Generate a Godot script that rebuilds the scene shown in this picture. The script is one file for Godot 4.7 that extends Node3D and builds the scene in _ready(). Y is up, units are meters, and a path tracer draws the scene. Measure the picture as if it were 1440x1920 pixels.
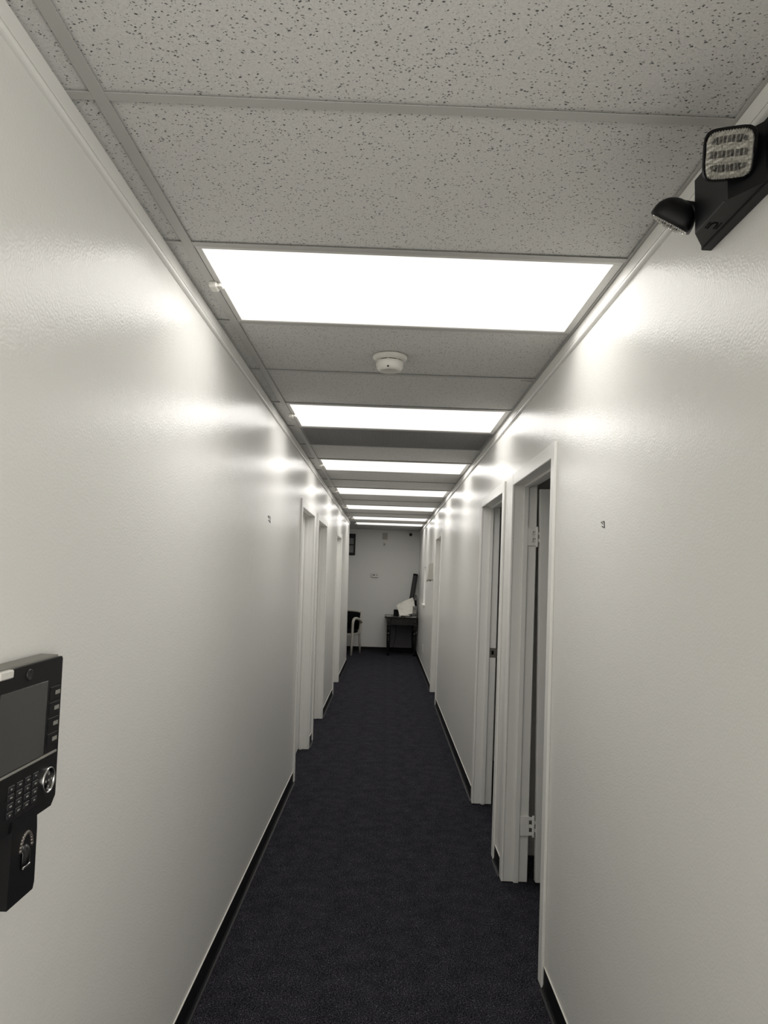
extends Node3D

const CEIL := 2.37
const PITCH := 0.6096
const ROW0 := 1.2734
const RUN_L := -0.587
const RUN_R := -0.56
const ANG_L := 0.638
const ANG_R := 0.656
const SKEW := 0.0205          # the grid runs out of square by about a degree
const BACK := -14.15
const FRONT := 1.9
const LOBBY := -12.05          # the left wall stops here and the lobby opens

enum { STRAIGHT, RIGHT, LEFT, GRID }

var off := Vector3.ZERO
var warp := STRAIGHT
var taken := {}
var M := {}


# ------------------------------------------------------------------ helpers
func numbered(parent: Node, called: String) -> String:
	var key := str(parent.get_instance_id()) + called
	var n: int = taken.get(key, 0)
	taken[key] = n + 1
	return called if n == 0 else "%s_%03d" % [called, n]


func w(p: Vector3) -> Vector3:
	if warp == RIGHT:
		p.x += 0.0135 * p.y
	elif warp == LEFT:
		p.x -= 0.0115 * p.y
	elif warp == GRID:
		p.z -= SKEW * (p.x - RUN_R)
	return p - off


func begin(smooth := false) -> SurfaceTool:
	var st := SurfaceTool.new()
	st.begin(Mesh.PRIMITIVE_TRIANGLES)
	st.set_smooth_group(0 if smooth else -1)
	return st


func tri(st: SurfaceTool, a: Vector3, b: Vector3, c: Vector3, inside: Vector3) -> void:
	var n := (b - a).cross(c - a)
	if n.length_squared() < 1e-16:
		return
	if n.dot((a + b + c) / 3.0 - inside) > 0.0:
		var t := b
		b = c
		c = t
	st.add_vertex(a)
	st.add_vertex(b)
	st.add_vertex(c)


func quad(st: SurfaceTool, a: Vector3, b: Vector3, c: Vector3, d: Vector3, inside: Vector3) -> void:
	tri(st, a, b, c, inside)
	tri(st, a, c, d, inside)


func bx(st: SurfaceTool, lo: Vector3, hi: Vector3, bevel := 0.0) -> void:
	var l := Vector3(minf(lo.x, hi.x), minf(lo.y, hi.y), minf(lo.z, hi.z))
	var h := Vector3(maxf(lo.x, hi.x), maxf(lo.y, hi.y), maxf(lo.z, hi.z))
	var c := (l + h) / 2.0
	var e := (h - l) / 2.0
	bevel = minf(bevel, 0.45 * minf(e.x, minf(e.y, e.z)))
	var vert := func(s: Array, axis: int) -> Vector3:
		var p := Vector3.ZERO
		for k in 3:
			p[k] = c[k] + s[k] * (e[k] if k == axis else e[k] - bevel)
		return w(p)
	var mid := w(c)
	for a in 3:
		var u := (a + 1) % 3
		var v := (a + 2) % 3
		for s in [-1, 1]:
			var q := []
			for t in [[-1, -1], [1, -1], [1, 1], [-1, 1]]:
				var sg := [0, 0, 0]
				sg[a] = s
				sg[u] = t[0]
				sg[v] = t[1]
				q.append(vert.call(sg, a))
			quad(st, q[0], q[1], q[2], q[3], mid)
			if bevel > 0.0:
				for t in [-1, 1]:
					var s1 := [0, 0, 0]
					s1[a] = s
					s1[u] = t
					s1[v] = -1
					var s2 := s1.duplicate()
					s2[v] = 1
					quad(st, vert.call(s1, a), vert.call(s2, a), vert.call(s2, u), vert.call(s1, u), mid)
	if bevel > 0.0:
		for sx in [-1, 1]:
			for sy in [-1, 1]:
				for sz in [-1, 1]:
					var s := [sx, sy, sz]
					tri(st, vert.call(s, 0), vert.call(s, 1), vert.call(s, 2), mid)


# surface of revolution: profile of (radius, height along the axis) from one end to the other
func lathe(st: SurfaceTool, profile: Array, at: Vector3, turn := Basis(), n := 24) -> void:
	for i in profile.size() - 1:
		var p: Vector2 = profile[i]
		var q: Vector2 = profile[i + 1]
		for k in n:
			var a := TAU * k / n
			var b := TAU * (k + 1) / n
			var v := []
			for e in [[p, a], [p, b], [q, b], [q, a]]:
				v.append(w(at + turn * Vector3(e[0].x * cos(e[1]), e[0].y, e[0].x * sin(e[1]))))
			# rising profile, anticlockwise seen from above: this order runs clockwise from outside
			st_quad(st, v[0], v[3], v[2], v[1])


func st_quad(st: SurfaceTool, a: Vector3, b: Vector3, c: Vector3, d: Vector3) -> void:
	for t in [[a, b, c], [a, c, d]]:
		if (t[1] - t[0]).cross(t[2] - t[0]).length_squared() > 1e-18:
			for p in t:
				st.add_vertex(p)


# a round rod along points, radii may differ; ends are closed
func tube(st: SurfaceTool, pts: Array, radii: Array, n := 10, flat := 1.0) -> void:
	var rings := []
	var side := Vector3.ZERO
	for i in pts.size():
		var dir: Vector3 = (pts[mini(i + 1, pts.size() - 1)] - pts[maxi(i - 1, 0)]).normalized()
		if side == Vector3.ZERO:
			side = dir.cross(Vector3.RIGHT if absf(dir.x) < 0.8 else Vector3.UP).normalized()
		side = (side - dir * side.dot(dir)).normalized()
		var up := dir.cross(side)
		var ring := []
		var r: float = radii[mini(i, radii.size() - 1)]
		for k in n:
			var a := TAU * k / n
			ring.append(w(pts[i] + (side * cos(a) + up * sin(a) * flat) * r))
		rings.append(ring)
	for i in rings.size() - 1:
		var inside := (w(pts[i]) + w(pts[i + 1])) / 2.0
		for k in n:
			quad(st, rings[i][k], rings[i][(k + 1) % n], rings[i + 1][(k + 1) % n], rings[i + 1][k], inside)
	for e in [[0, 1], [rings.size() - 1, rings.size() - 2]]:
		for k in n:
			tri(st, w(pts[e[0]]), rings[e[0]][k], rings[e[0]][(k + 1) % n], w(pts[e[1]]))


# a convex outline (x, y) pushed along z, placed by turn and at
func prism(st: SurfaceTool, outline: Array, z0: float, z1: float, at := Vector3.ZERO, turn := Basis()) -> void:
	var c := Vector2.ZERO
	for p in outline:
		c += p / outline.size()
	var mid := w(at + turn * Vector3(c.x, c.y, (z0 + z1) / 2))
	var n := outline.size()
	var f := func(k: int, z: float) -> Vector3: return w(at + turn * Vector3(outline[k % n].x, outline[k % n].y, z))
	for k in n:
		quad(st, f.call(k, z0), f.call(k + 1, z0), f.call(k + 1, z1), f.call(k, z1), mid)
		for z in [z0, z1]:
			tri(st, f.call(k, z), f.call(k + 1, z), w(at + turn * Vector3(c.x, c.y, z)), mid)


func obj(called: String, st: SurfaceTool, m: Material, parent: Node = self, smooth_uv := false) -> MeshInstance3D:
	st.generate_normals()
	var o := MeshInstance3D.new()
	o.name = numbered(parent, called)
	o.mesh = st.commit()
	o.material_override = m
	parent.add_child(o, true)
	return o


func mark(o: Node, label: String, category: String, group := "", kind := "") -> Node:
	o.set_meta("label", label)
	o.set_meta("category", category)
	if group:
		o.set_meta("group", group)
	if kind:
		o.set_meta("kind", kind)
	return o


func thing(called: String, label: String, category: String, at: Vector3, turn := 0.0, group := "", kind := "") -> Node3D:
	var o := Node3D.new()
	o.name = numbered(self, called)
	o.position = at
	o.rotation.y = turn
	add_child(o, true)
	mark(o, label, category, group, kind)
	return o


func mat(color: Color, rough := 0.6, spec := 0.5, metal := 0.0) -> StandardMaterial3D:
	var m := StandardMaterial3D.new()
	m.albedo_color = color
	m.roughness = rough
	m.metallic_specular = spec
	m.metallic = metal
	return m


func row_z(i: float) -> float:
	return -(ROW0 + PITCH * i)


# ------------------------------------------------------------------ textures
func noise_image(size: int, freq: float, octaves: int, number: int, gain := 0.5) -> Image:
	var n := FastNoiseLite.new()
	n.seed = number
	n.noise_type = FastNoiseLite.TYPE_SIMPLEX_SMOOTH
	n.frequency = freq
	n.fractal_octaves = octaves
	n.fractal_gain = gain
	return n.get_seamless_image(size, size, false, false, 0.1, false)


func mix_images(a: Image, b: Image, share: float) -> Image:
	var s := a.get_width()
	var da := a.get_data()
	var db := b.get_data()
	var out := PackedByteArray()
	out.resize(s * s)
	for i in s * s:
		out[i] = int(da[i] * (1.0 - share) + db[i] * share)
	return Image.create_from_data(s, s, false, Image.FORMAT_L8, out)


func normal_texture(height: Image, strength: float) -> ImageTexture:
	var im := height.duplicate() as Image
	im.convert(Image.FORMAT_RGBA8)
	im.bump_map_to_normal_map(strength)
	return ImageTexture.create_from_image(im)


func triplanar(m: StandardMaterial3D, per_metre: float) -> StandardMaterial3D:
	m.uv1_triplanar = true
	m.uv1_world_triplanar = true
	m.uv1_scale = Vector3.ONE * per_metre
	return m


# pin-holed mineral fibre: fine grain, worm holes and pin pricks
func tile_images(number: int) -> Array:
	var rng := RandomNumberGenerator.new()
	rng.seed = number
	var s := 1024
	var grain := noise_image(s, 0.09, 3, number)
	var data := grain.get_data()
	var col := PackedByteArray()
	var hgt := PackedByteArray()
	col.resize(s * s)
	hgt.resize(s * s)
	for i in s * s:
		col[i] = 232 + int((data[i] - 128) * 0.10) + (rng.randi() % 7) - 3
		hgt[i] = 205 + int((data[i] - 128) * 0.16)
	var hole := func(x: int, y: int, r: float, long: float, a: float, deep: float) -> void:
		var reach := int(ceil(r * long)) + 1
		for j in range(-reach, reach + 1):
			for i in range(-reach, reach + 1):
				var u := (i * cos(a) + j * sin(a)) / (r * long)
				var v := (-i * sin(a) + j * cos(a)) / r
				var d := sqrt(u * u + v * v)
				if d < 1.0:
					var at := posmod(y + j, s) * s + posmod(x + i, s)
					var k := clampf((1.0 - d) * 2.2, 0.0, 1.0) * deep
					col[at] = int(lerpf(col[at], 96.0, k))
					hgt[at] = int(lerpf(hgt[at], 20.0, k))
	for n in 2300:
		hole.call(rng.randi() % s, rng.randi() % s, rng.randf_range(1.3, 2.3), rng.randf_range(1.0, 2.4), rng.randf_range(-0.9, 0.9), rng.randf_range(0.7, 1.0))
	for n in 380:
		hole.call(rng.randi() % s, rng.randi() % s, rng.randf_range(2.0, 3.3), rng.randf_range(1.0, 1.9), rng.randf_range(-0.9, 0.9), 1.0)
	for n in 5200:
		hole.call(rng.randi() % s, rng.randi() % s, rng.randf_range(0.8, 1.3), rng.randf_range(1.0, 1.6), rng.randf() * 3.0, rng.randf_range(0.4, 0.8))
	return [Image.create_from_data(s, s, false, Image.FORMAT_L8, col), Image.create_from_data(s, s, false, Image.FORMAT_L8, hgt)]


func carpet_images() -> Array:
	var rng := RandomNumberGenerator.new()
	rng.seed = 77
	var s := 1024
	var loops := noise_image(s, 0.11, 2, 5)
	var patches := noise_image(s, 0.006, 3, 6)
	var a := loops.get_data()
	var b := patches.get_data()
	var col := PackedByteArray()
	col.resize(s * s * 3)
	var tone := PackedFloat32Array()
	tone.resize(s * s)
	for i in s * s:
		var v := 46.0 + (a[i] - 128) * 0.42 + (b[i] - 128) * 0.07 + rng.randf_range(-6.0, 6.0)
		tone[i] = v
	# pale flecks in the yarn
	for n in 9000:
		var x := rng.randi() % s
		var y := rng.randi() % s
		var up := rng.randf_range(12.0, 62.0)
		for j in rng.randi_range(2, 4):
			for i in rng.randi_range(2, 5):
				tone[((y + j) % s) * s + (x + i) % s] += up
	for i in s * s:
		var v := tone[i]
		col[i * 3] = clampi(int(v * 0.985), 3, 255)
		col[i * 3 + 1] = clampi(int(v * 0.97), 3, 255)
		col[i * 3 + 2] = clampi(int(v * 1.08), 3, 255)
	return [Image.create_from_data(s, s, false, Image.FORMAT_RGB8, col), loops]


func materials() -> void:
	# semi-gloss wall paint laid on with a roller: fine stipple over slow waves in the plaster
	var paint := mix_images(noise_image(1024, 0.11, 3, 11), noise_image(1024, 0.012, 2, 12), 0.45)
	var wall_relief := normal_texture(paint, 1.6)
	M.wall = triplanar(mat(Color(0.890, 0.886, 0.870), 0.27, 0.29), 1.0)
	M.wall.normal_enabled = true
	M.wall.normal_texture = wall_relief
	M.wall.normal_scale = 0.5
	M.trim = triplanar(mat(Color(0.93, 0.926, 0.91), 0.32, 0.4), 1.7)
	M.trim.normal_enabled = true
	M.trim.normal_texture = wall_relief
	M.trim.normal_scale = 0.15
	M.tile = []
	for k in 2:
		var im := tile_images(31 + k)
		var m := mat(Color(0.93, 0.926, 0.912), 0.95, 0.2)
		m.albedo_texture = ImageTexture.create_from_image(im[0])
		m.normal_enabled = true
		m.normal_texture = normal_texture(im[1], 2.0)
		m.normal_scale = 0.8
		triplanar(m, 1.45)
		m.uv1_offset = Vector3(0.31, 0.0, 0.57) * k
		M.tile.append(m)
	M.grid = mat(Color(0.735, 0.73, 0.715), 0.45, 0.4)
	M.fixture = mat(Color(0.82, 0.815, 0.80), 0.4, 0.4)
	M.lens = mat(Color(0.9, 0.9, 0.9), 0.35, 0.4)
	M.lens.emission_enabled = true
	M.lens.emission = Color(1.0, 0.985, 0.965)
	M.lens.emission_energy_multiplier = 0.92
	M.daylit = mat(Color(0.9, 0.9, 0.9), 0.5, 0.4)
	M.daylit.emission_enabled = true
	M.daylit.emission = Color(1.0, 0.985, 0.965)
	M.daylit.emission_energy_multiplier = 0.9
	M.plastic = mat(Color(0.86, 0.85, 0.82), 0.35, 0.5)
	M.dark_gap = mat(Color(0.05, 0.05, 0.05), 0.8, 0.2)
	var c := carpet_images()
	M.carpet = triplanar(mat(Color(1, 1, 1), 0.97, 0.15), 1.35)
	M.carpet.albedo_texture = ImageTexture.create_from_image(c[0])
	M.carpet.normal_enabled = true
	M.carpet.normal_texture = normal_texture(c[1], 6.0)
	M.carpet.normal_scale = 1.0
	M.rubber = mat(Color(0.075, 0.075, 0.085), 0.5, 0.3)
	M.caulk = mat(Color(0.90, 0.89, 0.86), 0.5, 0.4)
	M.grille = mat(Color(0.62, 0.615, 0.61), 0.6, 0.3)
	M.black = mat(Color(0.050, 0.050, 0.062), 0.42, 0.4)
	M.black_gloss = mat(Color(0.06, 0.06, 0.07), 0.22, 0.5)
	M.black_soft = mat(Color(0.05, 0.05, 0.055), 0.75, 0.3)
	M.key = mat(Color(0.12, 0.12, 0.13), 0.4, 0.5)
	M.print = mat(Color(0.62, 0.62, 0.60), 0.6, 0.3)
	M.screen = mat(Color(0.27, 0.27, 0.265), 0.16, 0.6)
	M.chrome = mat(Color(0.78, 0.78, 0.77), 0.18, 0.5, 1.0)
	M.steel = mat(Color(0.50, 0.48, 0.46), 0.4, 0.5, 0.8)
	M.lamp_lens = mat(Color(0.78, 0.775, 0.75), 0.2, 0.7, 0.55)
	M.lamp_led = mat(Color(0.42, 0.415, 0.40), 0.25, 0.6, 0.4)
	M.pale_wood = mat(Color(0.70, 0.685, 0.65), 0.45, 0.4)
	M.desk = mat(Color(0.035, 0.033, 0.036), 0.30, 0.5)
	M.desk_panel = mat(Color(0.47, 0.46, 0.48), 0.7, 0.3)
	M.fabric = mat(Color(0.055, 0.055, 0.065), 0.9, 0.2)
	M.paper = mat(Color(0.93, 0.92, 0.88), 0.8, 0.3)
	M.card = mat(Color(0.55, 0.545, 0.52), 0.7, 0.3)
	M.tube = mat(Color(0.27, 0.265, 0.27), 0.7, 0.3)
	M.glass = mat(Color(0.50, 0.50, 0.495), 0.2, 0.5)
	M.faint = mat(Color(0.70, 0.69, 0.66), 0.45, 0.4)


# ------------------------------------------------------------------ scene
func _ready() -> void:
	# camera
	var cam := Camera3D.new()
	cam.name = "camera"
	cam.transform = Transform3D(Basis(Vector3(0.9994793, 0.0321609, -0.0026177), Vector3(-0.0318080, 0.9956437, 0.0876460), Vector3(0.0054250, -0.0875171, 0.9961482)), Vector3(0, 1.4819, 0))
	cam.fov = 71.13
	cam.near = 0.02
	add_child(cam)
	cam.current = true
	# environment: a closed corridor, lit by its own ceiling panels only
	var we := WorldEnvironment.new()
	we.name = "environment"
	var env := Environment.new()
	env.background_mode = Environment.BG_COLOR
	env.background_color = Color(0, 0, 0)
	env.ambient_light_source = Environment.AMBIENT_SOURCE_DISABLED
	env.tonemap_mode = Environment.TONE_MAPPER_LINEAR
	env.tonemap_exposure = 1.0
	env.sdfgi_enabled = true
	env.ssao_enabled = true
	env.ssil_enabled = true
	we.environment = env
	add_child(we)
	var panel_energy := 0.67           # light of each ceiling panel

	var window_energy := 3.9          # daylight through the obscured window behind the camera

	materials()
	shell()
	ceiling()
	doors()
	entry_window(window_energy)
	ceiling_lights(panel_energy)
	ceiling_fittings()
	emergency_light()
	time_clock()
	far_fittings()
	desk()
	chair()
	small_marks()


func wall_run(called: String, side: int, x: float, z0: float, z1: float, openings: Array, label: String) -> MeshInstance3D:
	# one wall with a thickness of 115 mm, cut where the openings [z near, z far, y bottom, y top] are
	warp = RIGHT if side > 0 else LEFT
	var st := begin()
	var z := z0
	for o in openings:
		bx(st, Vector3(x, -0.05, z), Vector3(x + side * 0.115, 2.5, o[0]))
		bx(st, Vector3(x, o[3], o[0]), Vector3(x + side * 0.115, 2.5, o[1]))
		if o[2] > 0.0:
			bx(st, Vector3(x, -0.05, o[0]), Vector3(x + side * 0.115, o[2], o[1]))
		z = o[1]
	bx(st, Vector3(x, -0.05, z), Vector3(x + side * 0.115, 2.5, z1))
	warp = STRAIGHT
	var o := obj(called, st, M.wall)
	mark(o, label, "wall", "", "structure")
	return o


const XR := 0.622
const XL := -0.612
# door openings: near and far side of the clear opening
const R_DOORS := [[-2.80, -3.66], [-3.985, -4.86], [-8.475, -9.36]]
const L_DOORS := [[-5.245, -6.16], [-6.51, -7.44], [-8.975, -9.93]]
const WIN_Z0 := 1.5
const WIN_Z1 := 0.35
const HEAD := 1.965
const CASE := 0.056


func shell() -> void:
	var ro := [[WIN_Z0, WIN_Z1, 0.85, 2.05]]
	for d in R_DOORS:
		ro.append([d[0] + 0.02, d[1] - 0.02, 0.0, HEAD + 0.02])
	ro.append([-11.50, -12.02, 1.02, 1.645])
	var lo := []
	for d in L_DOORS:
		lo.append([d[0] + 0.02, d[1] - 0.02, 0.0, HEAD + 0.02])
	wall_run("wall_right", 1, XR, FRONT, BACK - 0.1, ro, "right corridor wall in glossy off-white paint with three doorways")
	wall_run("wall_left", -1, XL, FRONT, LOBBY, lo, "left corridor wall in glossy off-white paint ending at the lobby")
	# walls of the lobby and the ends
	var st := begin()
	bx(st, Vector3(-3.3, -0.05, BACK), Vector3(1.0, 2.5, BACK - 0.1))
	mark(obj("wall_back", st, M.wall), "far end wall of the lobby behind the desk and chair", "wall", "", "structure")
	st = begin()
	bx(st, Vector3(-3.3, -0.05, LOBBY + 0.1), Vector3(-3.2, 2.5, BACK))
	mark(obj("wall_lobby", st, M.wall), "side wall of the lobby beyond the left wall's end", "wall", "", "structure")
	st = begin()
	bx(st, Vector3(-3.3, -0.05, LOBBY), Vector3(-0.727, 2.5, LOBBY + 0.1))
	mark(obj("wall_return", st, M.wall), "return wall of the lobby behind the left corridor wall", "wall", "", "structure")
	st = begin()
	bx(st, Vector3(-1.0, -0.05, FRONT), Vector3(1.0, 2.5, FRONT + 0.1))
	mark(obj("wall_front", st, M.wall), "wall closing the corridor behind the camera", "wall", "", "structure")
	# unlit rooms behind the open doors on the right
	st = begin()
	bx(st, Vector3(2.8, -0.05, -2.0), Vector3(2.9, 2.5, -6.0))
	bx(st, Vector3(0.77, -0.05, -1.9), Vector3(2.9, 2.5, -2.0))
	bx(st, Vector3(0.77, -0.05, -6.0), Vector3(2.9, 2.5, -6.1))
	mark(obj("wall_office", st, M.wall), "walls of the unlit room behind the two open right doors", "wall", "", "structure")
	st = begin()
	bx(st, Vector3(-3.3, -0.08, FRONT + 0.1), Vector3(2.9, 0.0, BACK - 0.1))
	mark(obj("floor", st, M.carpet), "dark charcoal loop-pile carpet running down the corridor", "floor", "", "structure")
	baseboards()
	# flat trim with a bead under the ceiling
	for s in [1, -1]:
		warp = RIGHT if s > 0 else LEFT
		var x := XR if s > 0 else XL
		var z1: float = BACK if s > 0 else LOBBY
		st = begin()
		bx(st, Vector3(x + s * 0.004, 2.334, FRONT), Vector3(x - s * 0.008, 2.3695, z1), 0.0008)
		var o := obj("trim_1" if s > 0 else "trim_2", st, M.trim)
		mark(o, "flat ceiling trim along the top of the %s wall" % ("right" if s > 0 else "left"), "trim", "", "structure")
		st = begin()
		var bead := []
		for k in 9:
			var a := -PI / 2 + PI * k / 8
			bead.append(Vector2(-s * (0.001 + 0.011 * cos(a)), 2.3235 + 0.008 * sin(a)))
		bead.append(Vector2(s * 0.003, 2.3315))
		bead.append(Vector2(s * 0.003, 2.3155))
		prism(st, bead, FRONT, z1, Vector3(x, 0, 0))
		obj("bead", st, M.trim, o)
	warp = STRAIGHT


func baseboards() -> void:
	for s in [1, -1]:
		warp = RIGHT if s > 0 else LEFT
		var x := XR if s > 0 else XL
		var runs := []
		var z := FRONT
		for d in (R_DOORS if s > 0 else L_DOORS):
			runs.append([z, d[0] + CASE])
			z = d[1] - CASE
		runs.append([z, BACK if s > 0 else LOBBY])
		var st := begin()
		var ca := begin()
		for r in runs:
			base_strip(st, ca, x, -s, r[0], r[1], Basis(), Vector3.ZERO)
		var o := obj("baseboard_right" if s > 0 else "baseboard_left", st, M.rubber)
		mark(o, "black rubber cove base along the foot of the %s wall" % ("right" if s > 0 else "left"), "baseboard", "", "structure")
		obj("caulk_line", ca, M.caulk, o)
	warp = STRAIGHT
	var st := begin()
	var ca := begin()
	# along the back wall: the same profile turned to face the camera
	base_strip(st, ca, 0.0, 1, -3.2, XR - 0.012, Basis(Vector3(0, 0, 1), Vector3.UP, Vector3(1, 0, 0)), Vector3(0, 0, BACK))
	var o := obj("baseboard_back", st, M.rubber)
	mark(o, "black rubber cove base along the far lobby wall", "baseboard", "", "structure")


func base_strip(st: SurfaceTool, ca: SurfaceTool, x: float, s: int, z0: float, z1: float, turn: Basis, at: Vector3) -> void:
	var pr := [Vector2(x - s * 0.002, 0.0), Vector2(x - s * 0.002, 0.079), Vector2(x + s * 0.0032, 0.078), Vector2(x + s * 0.0036, 0.020), Vector2(x + s * 0.006, 0.011), Vector2(x + s * 0.011, 0.0055), Vector2(x + s * 0.018, 0.003), Vector2(x + s * 0.018, 0.0)]
	var c := Vector3(x, 0.02, (z0 + z1) / 2)
	for k in 7:
		var a: Vector2 = pr[k]
		var b: Vector2 = pr[k + 1]
		var v := []
		for e in [[a, z0], [b, z0], [b, z1], [a, z1]]:
			v.append(w(at + turn * Vector3(e[0].x, e[0].y, e[1])))
		var mid := (a + b) / 2
		var ins := Vector2(x - s * 0.001, 0.03) if k > 1 else Vector2(x + s * 0.001, 0.03)
		if k >= 3:
			ins = mid + Vector2(-s * 0.02, -0.03)
		quad(st, v[0], v[1], v[2], v[3], w(at + turn * Vector3(ins.x, ins.y, (z0 + z1) / 2)))
	# the strip's two ends
	for z in [z0, z1]:
		for k in range(1, 7):
			tri(st, w(at + turn * Vector3(pr[0].x, pr[0].y, z)), w(at + turn * Vector3(pr[k].x, pr[k].y, z)), w(at + turn * Vector3(pr[k + 1].x, pr[k + 1].y, z)), w(at + turn * c))
	if turn == Basis():
		bx(ca, Vector3(x - s * 0.001, 0.0785, z0), Vector3(x + s * 0.0035, 0.0815, z1))


# ------------------------------------------------------------------ ceiling
func ceiling() -> void:
	var st := begin()
	bx(st, Vector3(-3.3, 2.5, FRONT + 0.1), Vector3(2.9, 2.6, BACK - 0.1))
	var root := obj("ceiling", st, M.grid)
	mark(root, "suspended ceiling of pin-holed tiles in a metal grid", "ceiling", "", "structure")
	warp = GRID
	var lights := [1, 4, 7, 10, 13, 16, 18]
	var rng := RandomNumberGenerator.new()
	rng.seed = 9
	for i in range(-7, 22):
		var z0 := row_z(i) - 0.004
		var z1 := row_z(i + 1) - 0.020 + 0.004
		z0 = minf(z0, FRONT)
		z1 = maxf(z1, BACK)
		if z0 - z1 < 0.05:
			continue
		var lie := CEIL + 0.0052 + rng.randf_range(0.0, 0.0012)
		if not i in lights and i != 5:
			st = begin()
			if i == 3:
				# this tile has a broken corner that leaves a dark gap by the right wall
				var xr := ANG_L + 0.004
				prism(st, [Vector2(RUN_R - 0.004, -z0), Vector2(xr - 0.075, -z0), Vector2(xr - 0.060, -z0 + 0.045), Vector2(xr, -z0 + 0.052), Vector2(xr, -z1), Vector2(RUN_R - 0.004, -z1)], lie, lie + 0.016, Vector3.ZERO, Basis(Vector3(1, 0, 0), Vector3(0, 0, -1), Vector3(0, 1, 0)))
			else:
				bx(st, Vector3(RUN_R - 0.004, lie, z0), Vector3(ANG_L + 0.004, lie + 0.016, z1), 0.001)
			obj("ceiling_tile", st, M.tile[posmod(i, 2)], root)
		# narrow strip between main runner and left wall, a full tile where the lobby opens
		var open := z0 < LOBBY + 0.3
		st = begin()
		bx(st, Vector3(-1.795 if open else -0.652, lie, z0), Vector3(RUN_L + 0.004, lie + 0.016, z1), 0.001)
		obj("ceiling_tile", st, M.tile[posmod(i + 1, 2)], root)
		if open:
			st = begin()
			bx(st, Vector3(-3.2, lie, z0), Vector3(-1.815, lie + 0.016, z1), 0.001)
			obj("ceiling_tile", st, M.tile[posmod(i, 2)], root)
	# cross tees
	for i in range(-6, 22):
		var z := row_z(i)
		if z < BACK + 0.03:
			continue
		for span in [[RUN_R, ANG_L + 0.003], [-0.65, RUN_L]]:
			st = begin()
			bx(st, Vector3(span[0], CEIL, z), Vector3(span[1], CEIL + 0.0014, z - 0.024), 0.0004)
			bx(st, Vector3(span[0], CEIL + 0.002, z - 0.0105), Vector3(span[1], CEIL + 0.03, z - 0.0135))
			obj("cross_tee", st, M.grid, root)
		if z < LOBBY:
			st = begin()
			bx(st, Vector3(-3.2, CEIL, z), Vector3(-0.65, CEIL + 0.0014, z - 0.024), 0.0004)
			obj("cross_tee", st, M.grid, root)
	warp = STRAIGHT
	st = begin()
	bx(st, Vector3(RUN_L, CEIL - 0.0004, FRONT), Vector3(RUN_R, CEIL + 0.0012, BACK), 0.0004)
	bx(st, Vector3(-0.575, CEIL + 0.002, FRONT), Vector3(-0.572, CEIL + 0.04, BACK))
	obj("main_runner", st, M.grid, root)
	st = begin()
	bx(st, Vector3(-1.818, CEIL - 0.0004, LOBBY), Vector3(-1.792, CEIL + 0.0012, BACK), 0.0004)
	obj("main_runner", st, M.grid, root)
	st = begin()
	bx(st, Vector3(ANG_L, CEIL + 0.0004, FRONT), Vector3(ANG_R, CEIL + 0.0016, BACK), 0.0004)
	bx(st, Vector3(ANG_R - 0.001, CEIL + 0.0004, FRONT), Vector3(ANG_R + 0.001, CEIL + 0.022, BACK))
	obj("wall_angle", st, M.grid, root)


# ------------------------------------------------------------------ doors
# one doorway: side +1 right wall, -1 left wall; a leaf is open (90 degrees into the room) or shut
func door_frame(n: int, side: int, z0: float, z1: float, label: String) -> Node3D:
	var x := XR if side > 0 else XL
	var root := thing("door_%d" % n, label, "door", Vector3(x, 0, (z0 + z1) / 2), 0.0, "", "structure")
	warp = RIGHT if side > 0 else LEFT
	off = root.position
	# casings lie on the wall face, 10 mm proud
	for c in [[z0 + CASE, z0 - 0.004], [z1 + 0.004, z1 - CASE]]:
		var st := begin()
		bx(st, Vector3(x + side * 0.001, 0.004, c[0]), Vector3(x - side * 0.011, HEAD + CASE - 0.0, c[1]), 0.0035)
		obj("casing", st, M.trim, root)
	var st := begin()
	bx(st, Vector3(x + side * 0.001, HEAD - 0.004, z0 - 0.004), Vector3(x - side * 0.0105, HEAD + CASE, z1 + 0.004), 0.0035)
	obj("head_casing", st, M.trim, root)
	# jambs line the opening
	for j in [[z0 + 0.019, z0], [z1, z1 - 0.019]]:
		st = begin()
		bx(st, Vector3(x - side * 0.006, 0.003, j[0]), Vector3(x + side * 0.118, HEAD + 0.018, j[1]), 0.0025)
		obj("jamb", st, M.trim, root)
	st = begin()
	bx(st, Vector3(x - side * 0.006, HEAD, z0), Vector3(x + side * 0.118, HEAD + 0.018, z1), 0.0025)
	obj("head_jamb", st, M.trim, root)
	# stops
	for j in [[z0, z0 - 0.012], [z1 + 0.012, z1]]:
		st = begin()
		bx(st, Vector3(x + side * 0.048, 0.002, j[0]), Vector3(x + side * 0.073, HEAD, j[1]), 0.002)
		obj("stop", st, M.trim, root)
	st = begin()
	bx(st, Vector3(x + side * 0.048, HEAD - 0.012, z0 - 0.012), Vector3(x + side * 0.073, HEAD, z1 + 0.012), 0.002)
	obj("head_stop", st, M.trim, root)
	warp = STRAIGHT
	return root


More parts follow.
